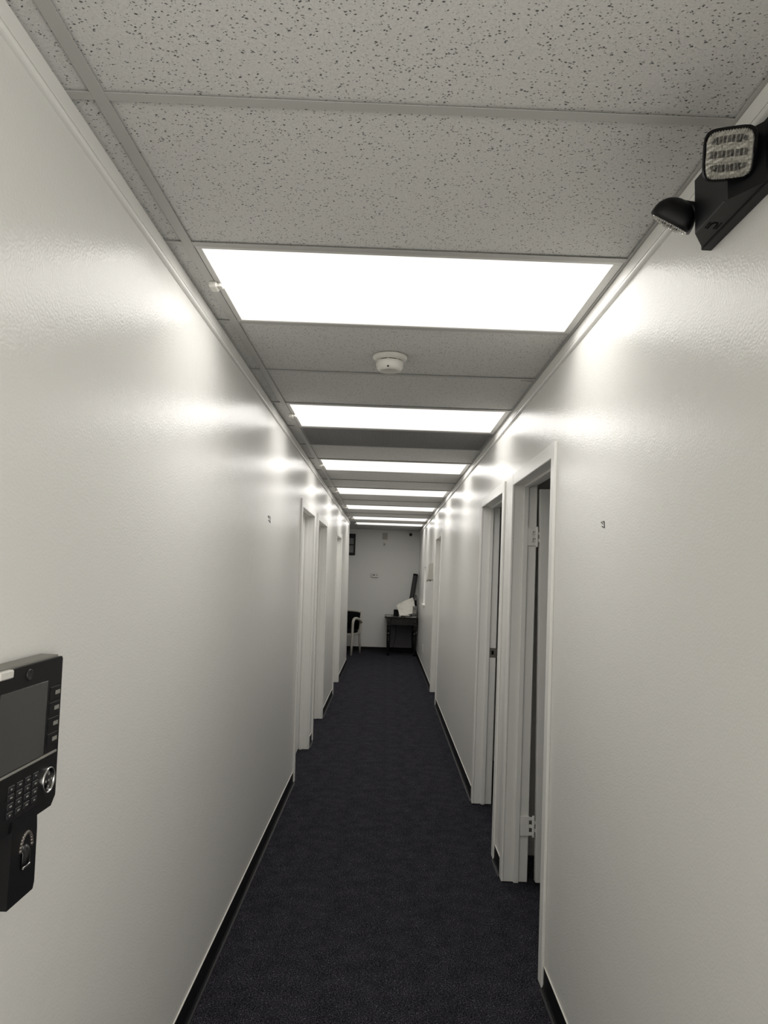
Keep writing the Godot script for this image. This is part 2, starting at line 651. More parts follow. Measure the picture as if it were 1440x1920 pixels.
func doors() -> void:
	# right, nearest: leaf stands open into the room, hung on the far jamb
	var d: Array = R_DOORS[0]
	var r := door_frame(1, 1, d[0], d[1], "nearest right doorway, its door standing open on two painted hinges")
	var st := begin()
	bx(st, Vector3(0.775, 0.012, d[1] + 0.026), Vector3(1.58, 1.945, d[1] - 0.009), 0.002)
	var leaf := obj("door_leaf", st, M.trim, r)
	for y in [1.70, 0.272]:
		st = begin(true)
		lathe(st, [Vector2(0, -0.052), Vector2(0.0045, -0.052), Vector2(0.0062, -0.045), Vector2(0.0062, 0.045), Vector2(0.0045, 0.052), Vector2(0, 0.052)], Vector3(0.764, y, d[1] + 0.012), Basis(), 12)
		var hinge := obj("hinge", st, M.trim, r)
		st = begin()
		for k in 5:
			var yy: float = y - 0.045 + 0.018 * k
			bx(st, Vector3(0.742 if k % 2 == 0 else 0.764, yy + 0.001, d[1] + 0.006), Vector3(0.764 if k % 2 == 0 else 0.782, yy + 0.017, d[1] + 0.010), 0.0006)
		bx(st, Vector3(0.700, y - 0.046, d[1] - 0.001), Vector3(0.744, y + 0.046, d[1] + 0.010), 0.001)
		obj("knuckle", st, M.trim, hinge)
	off = Vector3.ZERO
	# right, second: leaf open on the near jamb, strike plate on the far jamb
	d = R_DOORS[1]
	r = door_frame(2, 1, d[0], d[1], "second right doorway with a dark strike plate on its far jamb")
	st = begin()
	bx(st, Vector3(0.77, 0.012, d[0] - 0.030), Vector3(1.60, 1.945, d[0] + 0.005), 0.002)
	obj("door_leaf", st, M.trim, r)
	st = begin()
	bx(st, Vector3(0.712, 0.955, d[1] - 0.001), Vector3(0.757, 1.018, d[1] + 0.0015), 0.0005)
	bx(st, Vector3(0.748, 0.967, d[1]), Vector3(0.762, 1.006, d[1] + 0.004), 0.001)
	var sp := obj("strike_plate", st, M.steel, r)
	sp.set_meta("label", "dark metal strike plate")
	st = begin()
	bx(st, Vector3(0.722, 0.974, d[1] + 0.001), Vector3(0.738, 1.000, d[1] + 0.0019))
	obj("latch_hole", st, M.dark_gap, sp)
	off = Vector3.ZERO
	# the others are shut, their leaves at the room side
	var rest := [[3, 1, R_DOORS[2], "farthest right doorway, beside the white wall dispenser"], [4, -1, L_DOORS[0], "nearest left doorway, first past the long bare wall"], [5, -1, L_DOORS[1], "middle left doorway, close behind the first left one"], [6, -1, L_DOORS[2], "farthest left doorway, just before the lobby corner"]]
	for e in rest:
		d = e[2]
		r = door_frame(e[0], e[1], d[0], d[1], e[3])
		var s: int = e[1]
		var x := XR if s > 0 else XL
		warp = RIGHT if s > 0 else LEFT
		st = begin()
		bx(st, Vector3(x + s * 0.074, 0.012, d[0] - 0.003), Vector3(x + s * 0.109, HEAD - 0.003, d[1] + 0.003), 0.002)
		leaf = obj("door_leaf", st, M.trim, r)
		warp = STRAIGHT
		st = begin(true)
		var k := Basis(Vector3(0, 1, 0), Vector3(-s, 0, 0), Vector3(0, 0, 1))
		lathe(st, [Vector2(0.03, 0), Vector2(0.03, 0.006), Vector2(0.012, 0.012), Vector2(0.011, 0.03), Vector2(0.026, 0.036), Vector2(0.029, 0.048), Vector2(0.02, 0.058), Vector2(0, 0.06)], Vector3(x + s * 0.085, 1.0, d[0] - 0.07), k, 16)
		obj("door_knob", st, M.steel, leaf)
		off = Vector3.ZERO
		# closes the opening behind the leaf
	st = begin()
	for e in rest:
		var s: int = e[1]
		var x := (XR if s > 0 else XL) + s * 0.15
		bx(st, Vector3(x, 0, e[2][0] + 0.1), Vector3(x + s * 0.05, 2.5, e[2][1] - 0.1))
		for z in [e[2][0] + 0.12, e[2][1] - 0.12]:
			bx(st, Vector3(x - s * 0.04, 0, z - 0.02), Vector3(x + s * 0.05, 2.5, z + 0.02))
	mark(obj("wall_backing", st, M.dark_gap), "dark backing of the rooms behind the shut doors", "wall", "", "structure")
	# pass-through opening in the right wall near the desk
	var win := thing("window_1", "pass-through opening with a sill in the far right wall", "window", Vector3(XR, 1.02, -11.76), 0.0, "", "structure")
	warp = RIGHT
	off = win.position
	st = begin()
	bx(st, Vector3(XR - 0.03, 1.012, -11.47), Vector3(XR + 0.12, 1.03, -12.05), 0.003)
	obj("sill", st, M.trim, win)
	for z in [[-11.498, -11.51], [-12.01, -12.022]]:
		st = begin()
		bx(st, Vector3(XR - 0.002, 1.03, z[0]), Vector3(XR + 0.12, 1.64, z[1]), 0.001)
		obj("side_lining", st, M.trim, win)
	st = begin()
	bx(st, Vector3(XR - 0.002, 1.632, -11.50), Vector3(XR + 0.12, 1.644, -12.02), 0.001)
	obj("head_lining", st, M.trim, win)
	st = begin()
	bx(st, Vector3(XR + 0.10, 1.03, -11.505), Vector3(XR + 0.112, 1.635, -12.015), 0.001)
	obj("shutter", st, M.trim, win)
	off = Vector3.ZERO
	warp = STRAIGHT


# ------------------------------------------------------------------ entry window
# an obscured-glass window in the right wall behind the camera: the daylight on the left wall and the near ceiling
func entry_window(energy: float) -> void:
	var mid := (WIN_Z0 + WIN_Z1) / 2
	var win := thing("window_2", "obscured glass window in the right wall behind the camera", "window", Vector3(XR, 0.85, mid), 0.0, "", "structure")
	warp = RIGHT
	off = win.position
	for b in [[0.85, 0.89, WIN_Z0, WIN_Z1], [2.01, 2.05, WIN_Z0, WIN_Z1], [0.89, 2.01, WIN_Z0, WIN_Z0 - 0.04], [0.89, 2.01, WIN_Z1 + 0.04, WIN_Z1]]:
		var st := begin()
		bx(st, Vector3(XR - 0.008, b[0], b[2]), Vector3(XR + 0.11, b[1], b[3]), 0.003)
		obj("frame", st, M.trim, win)
	var st := begin()
	bx(st, Vector3(XR + 0.06, 0.885, WIN_Z0 - 0.035), Vector3(XR + 0.066, 2.015, WIN_Z1 + 0.035))
	obj("pane", st, M.daylit, win)
	warp = STRAIGHT
	off = Vector3.ZERO
	var lamp := AreaLight3D.new()
	lamp.name = "window_daylight"
	lamp.area_size = Vector2(1.05, 1.1)
	lamp.area_normalize_energy = true
	lamp.light_energy = energy
	lamp.light_color = Color(1.0, 0.99, 0.975)
	lamp.shadow_enabled = true
	lamp.area_range = 12.0
	lamp.area_attenuation = 2.0
	lamp.rotation = Vector3(0, PI / 2, 0)
	lamp.position = Vector3(0.035, 0.60, 0.0)
	win.add_child(lamp)


# ------------------------------------------------------------------ lights
func ceiling_lights(energy: float) -> void:
	var lights := [1, 4, 7, 10, 13, 16, 18]
	var labels := [
		"nearest and largest lit ceiling panel, just beyond the emergency light",
		"second lit ceiling panel, between smoke detector and dark air grille",
		"third lit ceiling panel, the first beyond the dark air grille",
		"fourth lit ceiling panel counting from the camera",
		"fifth lit ceiling panel, third from the lobby end",
		"sixth lit ceiling panel, next to last before the far wall",
		"seventh and farthest lit ceiling panel, closest to the far wall"]
	var x0 := RUN_R
	var x1 := ANG_L
	var first: Node3D = null
	for n in lights.size():
		var base := Vector3((x0 + x1) / 2, CEIL, row_z(lights[n]) - 0.024)
		var o: Node3D
		if first == null:
			o = thing("ceiling_light", labels[n], "ceiling light", base, 0.0, "ceiling light panels")
			first = o
			warp = GRID
			off = base - Vector3(0, 0, SKEW * (base.x - RUN_R))
			off = base
			var za := base.z + 0.002
			var zb := row_z(lights[n] + 1) - 0.002
			var e := 0.017
			# door frame round the lens, its own four bars mitred into one ring
			var st := begin()
			bx(st, Vector3(x0 + 0.001, CEIL + 0.0005, za), Vector3(x1 - 0.001, CEIL + 0.006, za - e), 0.001)
			bx(st, Vector3(x0 + 0.001, CEIL + 0.0005, zb + e * 0.6), Vector3(x1 - 0.001, CEIL + 0.006, zb), 0.001)
			bx(st, Vector3(x0 + 0.001, CEIL + 0.0005, za - e), Vector3(x0 + e, CEIL + 0.006, zb + e * 0.6), 0.001)
			bx(st, Vector3(x1 - e - 0.008, CEIL + 0.0005, za - e), Vector3(x1 - 0.001, CEIL + 0.006, zb + e * 0.6), 0.001)
			obj("frame", st, M.fixture, o)
			st = begin()
			bx(st, Vector3(x0 + 0.002, CEIL + 0.008, za - 0.002), Vector3(x1 - 0.002, CEIL + 0.1, zb + 0.002), 0.004)
			obj("housing", st, M.fixture, o)
			st = begin()
			bx(st, Vector3(x0 + e - 0.002, CEIL + 0.0035, za - e + 0.002), Vector3(x1 - e - 0.006, CEIL + 0.0065, zb + e * 0.6 - 0.002))
			obj("lens", st, M.lens, o)
			st = begin()
			var cz := row_z(lights[n]) - 0.28
			bx(st, Vector3(x0 - 0.018, CEIL - 0.018, cz + 0.022), Vector3(x0 + 0.008, CEIL + 0.001, cz - 0.024), 0.004)
			bx(st, Vector3(x0 + 0.006, CEIL - 0.012, cz + 0.010), Vector3(x0 + 0.022, CEIL + 0.001, cz - 0.016), 0.002)
			obj("latch", st, M.plastic, o)
			warp = STRAIGHT
			off = Vector3.ZERO
			var lamp := AreaLight3D.new()
			lamp.name = "panel_glow"
			lamp.area_size = Vector2(x1 - x0 - 2 * e - 0.006, PITCH - 0.06)
			lamp.area_normalize_energy = true
			lamp.light_energy = energy
			lamp.light_color = Color(1.0, 0.99, 0.975)
			lamp.shadow_enabled = true
			lamp.area_range = 12.0
			lamp.area_attenuation = 2.0
			lamp.rotation = Vector3(-PI / 2, 0, 0)
			lamp.position = Vector3(-0.004, -0.003, -(PITCH - 0.028) / 2 - SKEW * 0.6)
			o.add_child(lamp)
		else:
			o = first.duplicate()
			o.name = numbered(self, "ceiling_light")
			o.position = base
			add_child(o, true)
			o.set_meta("label", labels[n])


func ceiling_fittings() -> void:
	# egg-crate return air grille in the cell beyond the second light
	var z0 := row_z(5) - 0.026
	var z1 := row_z(6) + 0.001
	var g := thing("air_grille", "dark egg-crate return air grille between second and third ceiling panels", "vent", Vector3(0.04, CEIL, (z0 + z1) / 2))
	warp = GRID
	off = g.position
	var x0 := RUN_R + 0.001
	var x1 := ANG_L - 0.001
	var st := begin()
	bx(st, Vector3(x0, CEIL + 0.0005, z0), Vector3(x1, CEIL + 0.014, z0 - 0.012))
	bx(st, Vector3(x0, CEIL + 0.0005, z1 + 0.012), Vector3(x1, CEIL + 0.014, z1))
	bx(st, Vector3(x0, CEIL + 0.0005, z0 - 0.012), Vector3(x0 + 0.012, CEIL + 0.014, z1 + 0.012))
	bx(st, Vector3(x1 - 0.012, CEIL + 0.0005, z0 - 0.012), Vector3(x1, CEIL + 0.014, z1 + 0.012))
	obj("frame", st, M.grille, g)
	st = begin()
	var nx := 88
	for k in range(1, nx):
		var x := lerpf(x0 + 0.012, x1 - 0.012, float(k) / nx)
		bx(st, Vector3(x - 0.0006, CEIL + 0.001, z0 - 0.012), Vector3(x + 0.0006, CEIL + 0.013, z1 + 0.012))
	var nz := 42
	for k in range(1, nz):
		var z := lerpf(z0 - 0.012, z1 + 0.012, float(k) / nz)
		bx(st, Vector3(x0 + 0.012, CEIL + 0.0012, z - 0.0006), Vector3(x1 - 0.012, CEIL + 0.0128, z + 0.0006))
	var cells := obj("egg_crate", st, M.grille, g)
	cells.set_meta("kind", "stuff")
	st = begin()
	bx(st, Vector3(x0, CEIL + 0.085, z0), Vector3(x1, CEIL + 0.09, z1))
	for e in [[x0, x0 + 0.003, z0, z1], [x1 - 0.003, x1, z0, z1], [x0, x1, z0, z0 - 0.003], [x0, x1, z1 + 0.003, z1]]:
		bx(st, Vector3(e[0], CEIL + 0.014, e[2]), Vector3(e[1], CEIL + 0.09, e[3]))
	obj("plenum_box", st, M.black_soft, g)
	warp = STRAIGHT
	off = Vector3.ZERO
	# smoke detector
	var d := thing("smoke_detector", "round white smoke detector on the ceiling beyond the nearest light panel", "smoke detector", Vector3(-0.012, CEIL + 0.003, -2.865))
	st = begin(true)
	lathe(st, [Vector2(0, 0.0), Vector2(0.070, 0.0), Vector2(0.0715, -0.004), Vector2(0.070, -0.009), Vector2(0.064, -0.013), Vector2(0.057, -0.019), Vector2(0.0, -0.019)].map(flip_y), Vector3.ZERO, Basis(Vector3.RIGHT, PI), 40)
	obj("base", st, M.plastic, d)
	st = begin(true)
	lathe(st, [Vector2(0.049, 0.017), Vector2(0.049, 0.025)], Vector3.ZERO, Basis(Vector3.RIGHT, PI), 40)
	obj("sensing_slot", st, M.dark_gap, d)
	for k in 8:
		var a := TAU * k / 8 + 0.13
		st = begin()
		bx_turned(st, Vector3(0.051 * cos(a), -0.021, 0.051 * sin(a)), Vector3(0.004, 0.006, 0.004), Basis(Vector3.UP, -a))
		obj("slot_rib", st, M.plastic, d)
	st = begin(true)
	lathe(st, [Vector2(0.045, 0.0235), Vector2(0.0555, 0.0235), Vector2(0.0565, 0.028), Vector2(0.0555, 0.040), Vector2(0.052, 0.050), Vector2(0.047, 0.057), Vector2(0.040, 0.0615), Vector2(0.032, 0.0625), Vector2(0.030, 0.0615), Vector2(0.0, 0.0615)], Vector3.ZERO, Basis(Vector3.RIGHT, PI), 40)
	obj("cover", st, M.plastic, d)
	st = begin(true)
	lathe(st, [Vector2(0.0035, -0.003), Vector2(0.0035, 0.002), Vector2(0.002, 0.0032), Vector2(0, 0.0034)], Vector3(-0.006, -0.0535, 0.049), Basis(Vector3.RIGHT, PI * 0.78), 10)
	obj("indicator", st, M.dark_gap, d)


func flip_y(v: Vector2) -> Vector2:
	return Vector2(v.x, -v.y)


func bx_turned(st: SurfaceTool, c: Vector3, size: Vector3, turn: Basis, bevel := 0.0) -> void:
	if bevel <= 0.0:
		prism(st, [Vector2(-size.x, -size.y) / 2, Vector2(size.x, -size.y) / 2, Vector2(size.x, size.y) / 2, Vector2(-size.x, size.y) / 2], -size.z / 2, size.z / 2, c, turn)
		return
	var b := bevel
	var hx := size.x / 2
	var hy := size.y / 2
	prism(st, [Vector2(-hx + b, -hy), Vector2(hx - b, -hy), Vector2(hx, -hy + b), Vector2(hx, hy - b), Vector2(hx - b, hy), Vector2(-hx + b, hy), Vector2(-hx, hy - b), Vector2(-hx, -hy + b)], -size.z / 2, size.z / 2, c, turn)


# ------------------------------------------------------------------ emergency light
func rounded(a: float, half: float) -> Vector2:
	var c := cos(a)
	var s := sin(a)
	var r := half / pow(pow(absf(c), 5.0) + pow(absf(s), 5.0), 0.2)
	return Vector2(c, s) * r


func lamp_head(root: Node3D, at: Vector3, facing: Vector3, up: Vector3, foot: Vector3) -> void:
	# local z is the way the lens looks
	var z := facing.normalized()
	var x := up.cross(z).normalized()
	var b := Basis(x, z.cross(x), z)
	var n := 40
	var half := 0.0435
	var st := begin(true)
	var rings := []
	for e in [[0.86, 0.003], [0.93, 0.006], [1.0, 0.004], [1.0, -0.004]]:
		rings.append(e)
	for k in range(1, 9):
		var t := PI / 2 * k / 8
		rings.append([maxf(cos(t), 0.0), -0.004 - 0.042 * sin(t)])
	for i in rings.size() - 1:
		for k in n:
			var v := []
			for e in [[i, k], [i, k + 1], [i + 1, k + 1], [i + 1, k]]:
				var q: Vector2 = rounded(TAU * e[1] / n, half * rings[e[0]][0])
				v.append(at + b * Vector3(q.x, q.y, rings[e[0]][1]) - off)
			quad(st, v[0], v[1], v[2], v[3], at + b * Vector3(0, 0, -0.012) - off)
	var head := obj("lamp_head", st, M.black, root)
	# prismatic lens: rows of ribs over a shallow dome
	st = begin()
	var rows := begin()
	var m := 34
	var pos := func(i: int, j: int) -> Vector3:
		var u := -1.0 + 2.0 * i / m
		var v := -1.0 + 2.0 * j / m
		# square grid pressed into the rounded outline
		var lim := pow(pow(absf(u), 5.0) + pow(absf(v), 5.0), 0.2)
		var mx := maxf(absf(u), absf(v))
		var f := mx / lim if lim > 1e-6 else 1.0
		var q := Vector2(u, v) * f * half * 0.9
		var h := 0.0035 + 0.009 * (1.0 - mx * mx)
		h += 0.0016 * (1.0 if (i % 2) == 1 else -1.0) + (0.0016 if (j / 4) % 3 == 0 else 0.0)
		h += 0.0006 * sin(i * 2.3 + j * 1.7)
		return at + b * Vector3(q.x, q.y, h) - off
	for i in m:
		for j in m:
			var dark: bool = j > 3 and j < m - 4 and (j - 2) % 10 > 2 and (j - 2) % 10 < 8 and i > 2 and i < m - 3 and i % 3 != 0
			quad(rows if dark else st, pos.call(i, j), pos.call(i + 1, j), pos.call(i + 1, j + 1), pos.call(i, j + 1), at - b.z * 0.3 - off)
	obj("lens", st, M.lamp_lens, head)
	obj("reflector_band", rows, M.lamp_led, head)
	st = begin(true)
	tube(st, [at - b.z * 0.030, at.lerp(foot, 0.6) - b.z * 0.02, foot], [0.016, 0.015, 0.017], 14)
	obj("swivel", st, M.black, head)


func emergency_light() -> void:
	var base := Vector3(0.640, 2.174, -1.30)
	var r := thing("emergency_light", "black twin-head emergency light with square lamps high on the right wall", "emergency light", base)
	off = base
	var xw := 0.6525
	var plan := [[xw, -1.43], [xw, -1.165], [0.632, -1.170], [0.593, -1.235], [0.590, -1.365], [0.632, -1.427]]
	# plate and wedge: a plan pushed up by 110 mm
	var st := begin()
	var pts := []
	for p in plan:
		pts.append(Vector2(p[0], -p[1]))
	# outline lies in x / z, so turn z of the prism upwards
	prism(st, pts, 0.0, 0.11, Vector3(0, base.y, 0), Basis(Vector3(1, 0, 0), Vector3(0, 0, -1), Vector3(0, 1, 0)))
	obj("housing", st, M.black, r)
	st = begin()
	bx(st, Vector3(0.630, base.y - 0.003, -1.165), Vector3(xw, base.y + 0.114, -1.431), 0.002)
	obj("back_plate", st, M.black, r)
	st = begin()
	bx(st, Vector3(0.5885, base.y - 0.0006, -1.24), Vector3(0.5915, base.y + 0.001, -1.362))
	obj("cover_seam", st, M.key, r)
	# moulded mark on the underside
	st = begin()
	var c := Vector3(0.610, base.y - 0.0004, -1.325)
	for k in 8:
		var a := PI * k / 7.0
		bx_turned(st, c + Vector3(-0.006 * cos(a), 0, 0.010 * sin(a) - 0.004), Vector3(0.003, 0.0012, 0.0042), Basis(Vector3.UP, a))
	for e in [[-0.006, -0.011, 0.014], [0.006, -0.011, 0.014], [-0.011, -0.004, 0.022], [0.011, -0.006, 0.024]]:
		bx(st, c + Vector3(e[0] - 0.001, -0.0006, e[1] - e[2] / 2), c + Vector3(e[0] + 0.001, 0.0006, e[1] + e[2] / 2))
	obj("moulded_mark", st, M.black_soft, r)
	lamp_head(r, Vector3(0.565, 2.226, -1.42), Vector3(-0.42, -0.78, -0.50), Vector3(0.25, 0.1, -1), Vector3(0.612, 2.225, -1.395))
	lamp_head(r, Vector3(0.580, 2.238, -1.20), Vector3(-0.52, -0.48, 0.70), Vector3(0.12, 1, 0.10), Vector3(0.613, 2.235, -1.205))
	off = Vector3.ZERO


# ------------------------------------------------------------------ time clock
func time_clock() -> void:
	var xf := -0.585
	var xw := -0.6265
	var base := Vector3(xw, 0.93, -1.24)
	var r := thing("time_clock", "black wall-mounted time clock with screen, keypad and fingerprint reader", "time clock", base)
	off = base
	# case: front outline in z / y, pushed out from the wall
	var st := begin()
	var turn := Basis(Vector3(0, 0, -1), Vector3(0, 1, 0), Vector3(1, 0, 0))   # outline x runs away from the camera
	var o := func(pts: Array) -> Array: return pts.map(func(p): return Vector2(-p[0], p[1]))
	prism(st, o.call([[-1.105, 1.309], [-1.105, 1.064], [-1.115, 1.053], [-1.318, 1.053], [-1.333, 1.068], [-1.3255, 1.312], [-1.322, 1.316], [-1.112, 1.313]]), xw, xf, Vector3.ZERO, turn)
	obj("case", st, M.black, r)
	# silver trim on the top edge
	st = begin()
	prism(st, o.call([[-1.106, 1.3115], [-1.106, 1.3165], [-1.318, 1.3195], [-1.318, 1.3145]]), xw + 0.004, xf - 0.006, Vector3.ZERO, turn)
	obj("top_trim", st, M.card, r)
	st = begin()
	prism(st, o.call([[-1.117, 1.052], [-1.312, 1.052], [-1.320, 1.060], [-1.320, 1.066], [-1.110, 1.066], [-1.110, 1.060]]), xw, xf - 0.008, Vector3.ZERO, turn)
	obj("lower_edge", st, M.black_soft, r)
	# front glass, screen
	st = begin()
	bx(st, Vector3(xf - 0.001, 1.152, -1.118), Vector3(xf + 0.0012, 1.279, -1.272), 0.0008)
	obj("screen", st, M.screen, r)
	st = begin()
	bx(st, Vector3(xf - 0.001, 1.1465, -1.108), Vector3(xf + 0.0022, 1.1505, -1.322), 0.001)
	obj("divider_strip", st, M.card, r)
	st = begin(true)
	lathe(st, [Vector2(0.0, 0.002), Vector2(0.0075, 0.002), Vector2(0.009, 0.0026), Vector2(0.0095, 0.0)].map(func(p): return p), Vector3(xf, 1.2985, -1.2035), Basis(Vector3(0, 1, 0), Vector3(1, 0, 0), Vector3(0, 0, -1)), 20)
	obj("camera_lens", st, M.key, r)
	st = begin()
	bx(st, Vector3(xf - 0.006, 1.301, -1.106), Vector3(xf + 0.004, 1.3145, -1.147), 0.002)
	var tab := obj("tape_tab", st, M.plastic, r)
	tab.set_meta("label", "pale tab on the top edge")
	# function keys beside the screen
	for k in 4:
		var y := 1.254 - 0.0272 * k
		st = begin()
		bx(st, Vector3(xf - 0.001, y - 0.011, -1.284), Vector3(xf + 0.0012, y + 0.011, -1.3215), 0.0008)
		var key := obj("function_key", st, M.black, r)
		st = begin()
		bx(st, Vector3(xf + 0.001, y - 0.0035, -1.302), Vector3(xf + 0.0017, y + 0.0035, -1.3195))
		obj("key_print", st, M.card, key)
	# keypad
	for row in 4:
		for col in 4:
			var z := -1.170 - 0.0265 * col
			var y := 1.124 - 0.0134 * row
			st = begin()
			bx(st, Vector3(xf - 0.001, y - 0.0047, z + 0.0095), Vector3(xf + 0.002, y + 0.0047, z - 0.0095), 0.001)
			var key := obj("key", st, M.key, r)
			st = begin()
			bx(st, Vector3(xf + 0.0018, y - 0.0011, z + 0.003), Vector3(xf + 0.0023, y + 0.0011, z - (0.0035 if (row + col) % 3 else 0.0015)))
			obj("key_print", st, M.print, key)
	# navigation ring
	st = begin(true)
	var face := Basis(Vector3(0, 1, 0), Vector3(1, 0, 0), Vector3(0, 0, -1))
	lathe(st, [Vector2(0.0225, 0.0), Vector2(0.0225, 0.003), Vector2(0.0212, 0.0042), Vector2(0.0198, 0.0036), Vector2(0.0190, 0.0)], Vector3(xf, 1.103, -1.2975), face, 40)
	var ring := obj("navigation_ring", st, M.chrome, r)
	ring.set_meta("label", "chrome ring round the navigation keys")
	st = begin(true)
	lathe(st, [Vector2(0.019, 0.0), Vector2(0.019, 0.0016), Vector2(0.0, 0.002)], Vector3(xf, 1.103, -1.2975), face, 30)
	obj("navigation_pad", st, M.black_gloss, r)
	for e in [[0.0, 0.0], [0.0105, 0.0], [-0.0105, 0.0], [0.0, 0.0105], [0.0, -0.0105]]:
		st = begin()
		bx(st, Vector3(xf + 0.0015, 1.103 + e[0] - 0.0018, -1.2975 + e[1] - 0.0018), Vector3(xf + 0.003, 1.103 + e[0] + 0.0018, -1.2975 + e[1] + 0.0018), 0.0006)
		obj("navigation_key", st, M.card, r)
	# fingerprint reader hanging below
	st = begin()
	prism(st, o.call([[-1.178, 1.070], [-1.178, 0.934], [-1.262, 0.934], [-1.266, 0.945], [-1.2625, 1.035], [-1.257, 1.070]]), xw, xf + 0.004, Vector3.ZERO, turn)
	var fp := obj("fingerprint_reader", st, M.black, r)
	st = begin(true)
	for k in 14:
		var a0 := PI * k / 14.0
		var a1 := PI * (k + 1) / 14.0
		var pa := Vector3(xf + 0.005, 1.012 + 0.027 * sin(a0), -1.225 - 0.019 * cos(a0))
		var pb := Vector3(xf + 0.005, 1.012 + 0.027 * sin(a1), -1.225 - 0.019 * cos(a1))
		tube(st, [pa, pb], [0.003], 6)
	obj("finger_rest", st, M.steel, fp)
	st = begin(true)
	tube(st, [Vector3(xf + 0.0005, 1.02, -1.225), Vector3(xf + 0.0065, 1.008, -1.225), Vector3(xf + 0.0065, 0.99, -1.225), Vector3(xf, 0.978, -1.225)], [0.013, 0.0135, 0.0135, 0.012], 14, 0.25)
	obj("finger_well", st, M.black_gloss, fp)
	st = begin()
	bx(st, Vector3(xf + 0.002, 0.982, -1.214), Vector3(xf + 0.0085, 0.988, -1.238), 0.002)
	obj("sensor_glass", st, M.chrome, fp)
	off = Vector3.ZERO


# ------------------------------------------------------------------ far fittings
func far_fittings() -> void:
	# notice case on the far wall
	var n := thing("notice_case", "black-framed two-pane notice case on the far wall above the chair", "notice case", Vector3(-0.90, 1.852, BACK))
	off = n.position
	var x0 := -1.18
	var x1 := -0.62
	var st := begin()
	bx(st, Vector3(x0, 2.185, BACK), Vector3(x1, 2.272, BACK + 0.05), 0.004)
	bx(st, Vector3(x0, 1.852, BACK), Vector3(x1, 1.900, BACK + 0.05), 0.004)
	bx(st, Vector3(x0, 1.90, BACK), Vector3(x0 + 0.03, 2.185, BACK + 0.05), 0.004)
	bx(st, Vector3(x1 - 0.03, 1.90, BACK), Vector3(x1, 2.185, BACK + 0.05), 0.004)
	obj("frame", st, M.black, n)
	st = begin()
	bx(st, Vector3(x0 + 0.03, 2.045, BACK), Vector3(x1 - 0.03, 2.064, BACK + 0.045), 0.003)
	obj("crossbar", st, M.black, n)
	for y in [[1.90, 2.045], [2.064, 2.185]]:
		st = begin()
		bx(st, Vector3(x0 + 0.03, y[0], BACK + 0.01), Vector3(x1 - 0.03, y[1], BACK + 0.018))
		obj("pane", st, M.glass, n)
	st = begin()
	bx(st, Vector3(x0 + 0.1, 2.222, BACK + 0.049), Vector3(x1 - 0.04, 2.232, BACK + 0.0515), 0.001)
	obj("title_strip", st, M.key, n)
	off = Vector3.ZERO
	# small camera by the ceiling
	var c := thing("security_camera", "small black dome camera high on the far wall above the desk", "camera", Vector3(0.465, 2.287, BACK))
	st = begin(true)
	lathe(st, [Vector2(0.034, 0.0), Vector2(0.034, 0.008), Vector2(0.02, 0.014), Vector2(0.012, 0.016), Vector2(0.012, 0.03)], Vector3(0, 0.005, 0), Basis(Vector3.RIGHT, PI / 2), 18)
	obj("mount", st, M.faint, c)
	st = begin(true)
	var ball := []
	for k in 13:
		var a := -PI / 2 + PI * k / 12
		ball.append(Vector2(0.031 * cos(a), 0.031 * sin(a)))
	lathe(st, ball, Vector3(0, 0, 0.055), Basis(Vector3.RIGHT, PI / 2), 20)
	obj("eyeball", st, M.black_gloss, c)
	st = begin(true)
	lathe(st, [Vector2(0.013, 0.0), Vector2(0.013, 0.006), Vector2(0.010, 0.008), Vector2(0, 0.008)], Vector3(0, -0.008, 0.080), Basis(Vector3.RIGHT, PI / 2 + 0.3), 14)
	obj("lens", st, M.black, c)
	# flat cover plate and motion sensor
	var p := thing("cover_plate", "pale flat cover plate near the ceiling of the far wall", "cover plate", Vector3(-0.04, 2.18, BACK))
	st = begin()
	bx(st, Vector3(-0.05, 0.0, -0.002), Vector3(0.05, 0.13, 0.008), 0.004)
	obj("plate", st, M.faint, p)
	for y in [0.022, 0.108]:
		st = begin(true)
		lathe(st, [Vector2(0.005, 0.0), Vector2(0.005, 0.002), Vector2(0, 0.003)], Vector3(0, y, 0.008), Basis(Vector3.RIGHT, PI / 2), 10)
		obj("screw", st, M.card, p)
	p = thing("motion_sensor", "little white motion sensor under the far wall's cover plate", "sensor", Vector3(-0.044, 2.05, BACK))
	st = begin()
	bx(st, Vector3(-0.026, 0.0, -0.002), Vector3(0.026, 0.085, 0.028), 0.008)
	obj("housing", st, M.plastic, p)
	st = begin(true)
	lathe(st, [Vector2(0.017, 0.0), Vector2(0.015, 0.008), Vector2(0.009, 0.013), Vector2(0, 0.014)], Vector3(0, 0.035, 0.027), Basis(Vector3.RIGHT, PI / 2), 16)
	obj("window", st, M.faint, p)
	# thermostat
	p = thing("thermostat", "white thermostat with a dark display in the middle of the far wall", "thermostat", Vector3(-0.22, 1.426, BACK))
	st = begin()
	bx(st, Vector3(-0.068, 0.0, -0.002), Vector3(0.068, 0.084, 0.026), 0.007)
	obj("housing", st, M.plastic, p)
	st = begin()
	bx(st, Vector3(-0.045, 0.036, 0.024), Vector3(0.008, 0.062, 0.0275), 0.001)
	obj("display", st, M.screen, p)
	st = begin()
	bx(st, Vector3(0.026, 0.042, 0.024), Vector3(0.054, 0.050, 0.0285), 0.001)
	bx(st, Vector3(0.036, 0.032, 0.024), Vector3(0.044, 0.060, 0.0285), 0.001)
	obj("button_pad", st, M.card, p)
	# dispenser on the right wall
	p = thing("hand_dispenser", "white hand sanitizer dispenser on the right wall past the farthest door", "dispenser", Vector3(0.644, 1.42, -9.86))
	st = begin()
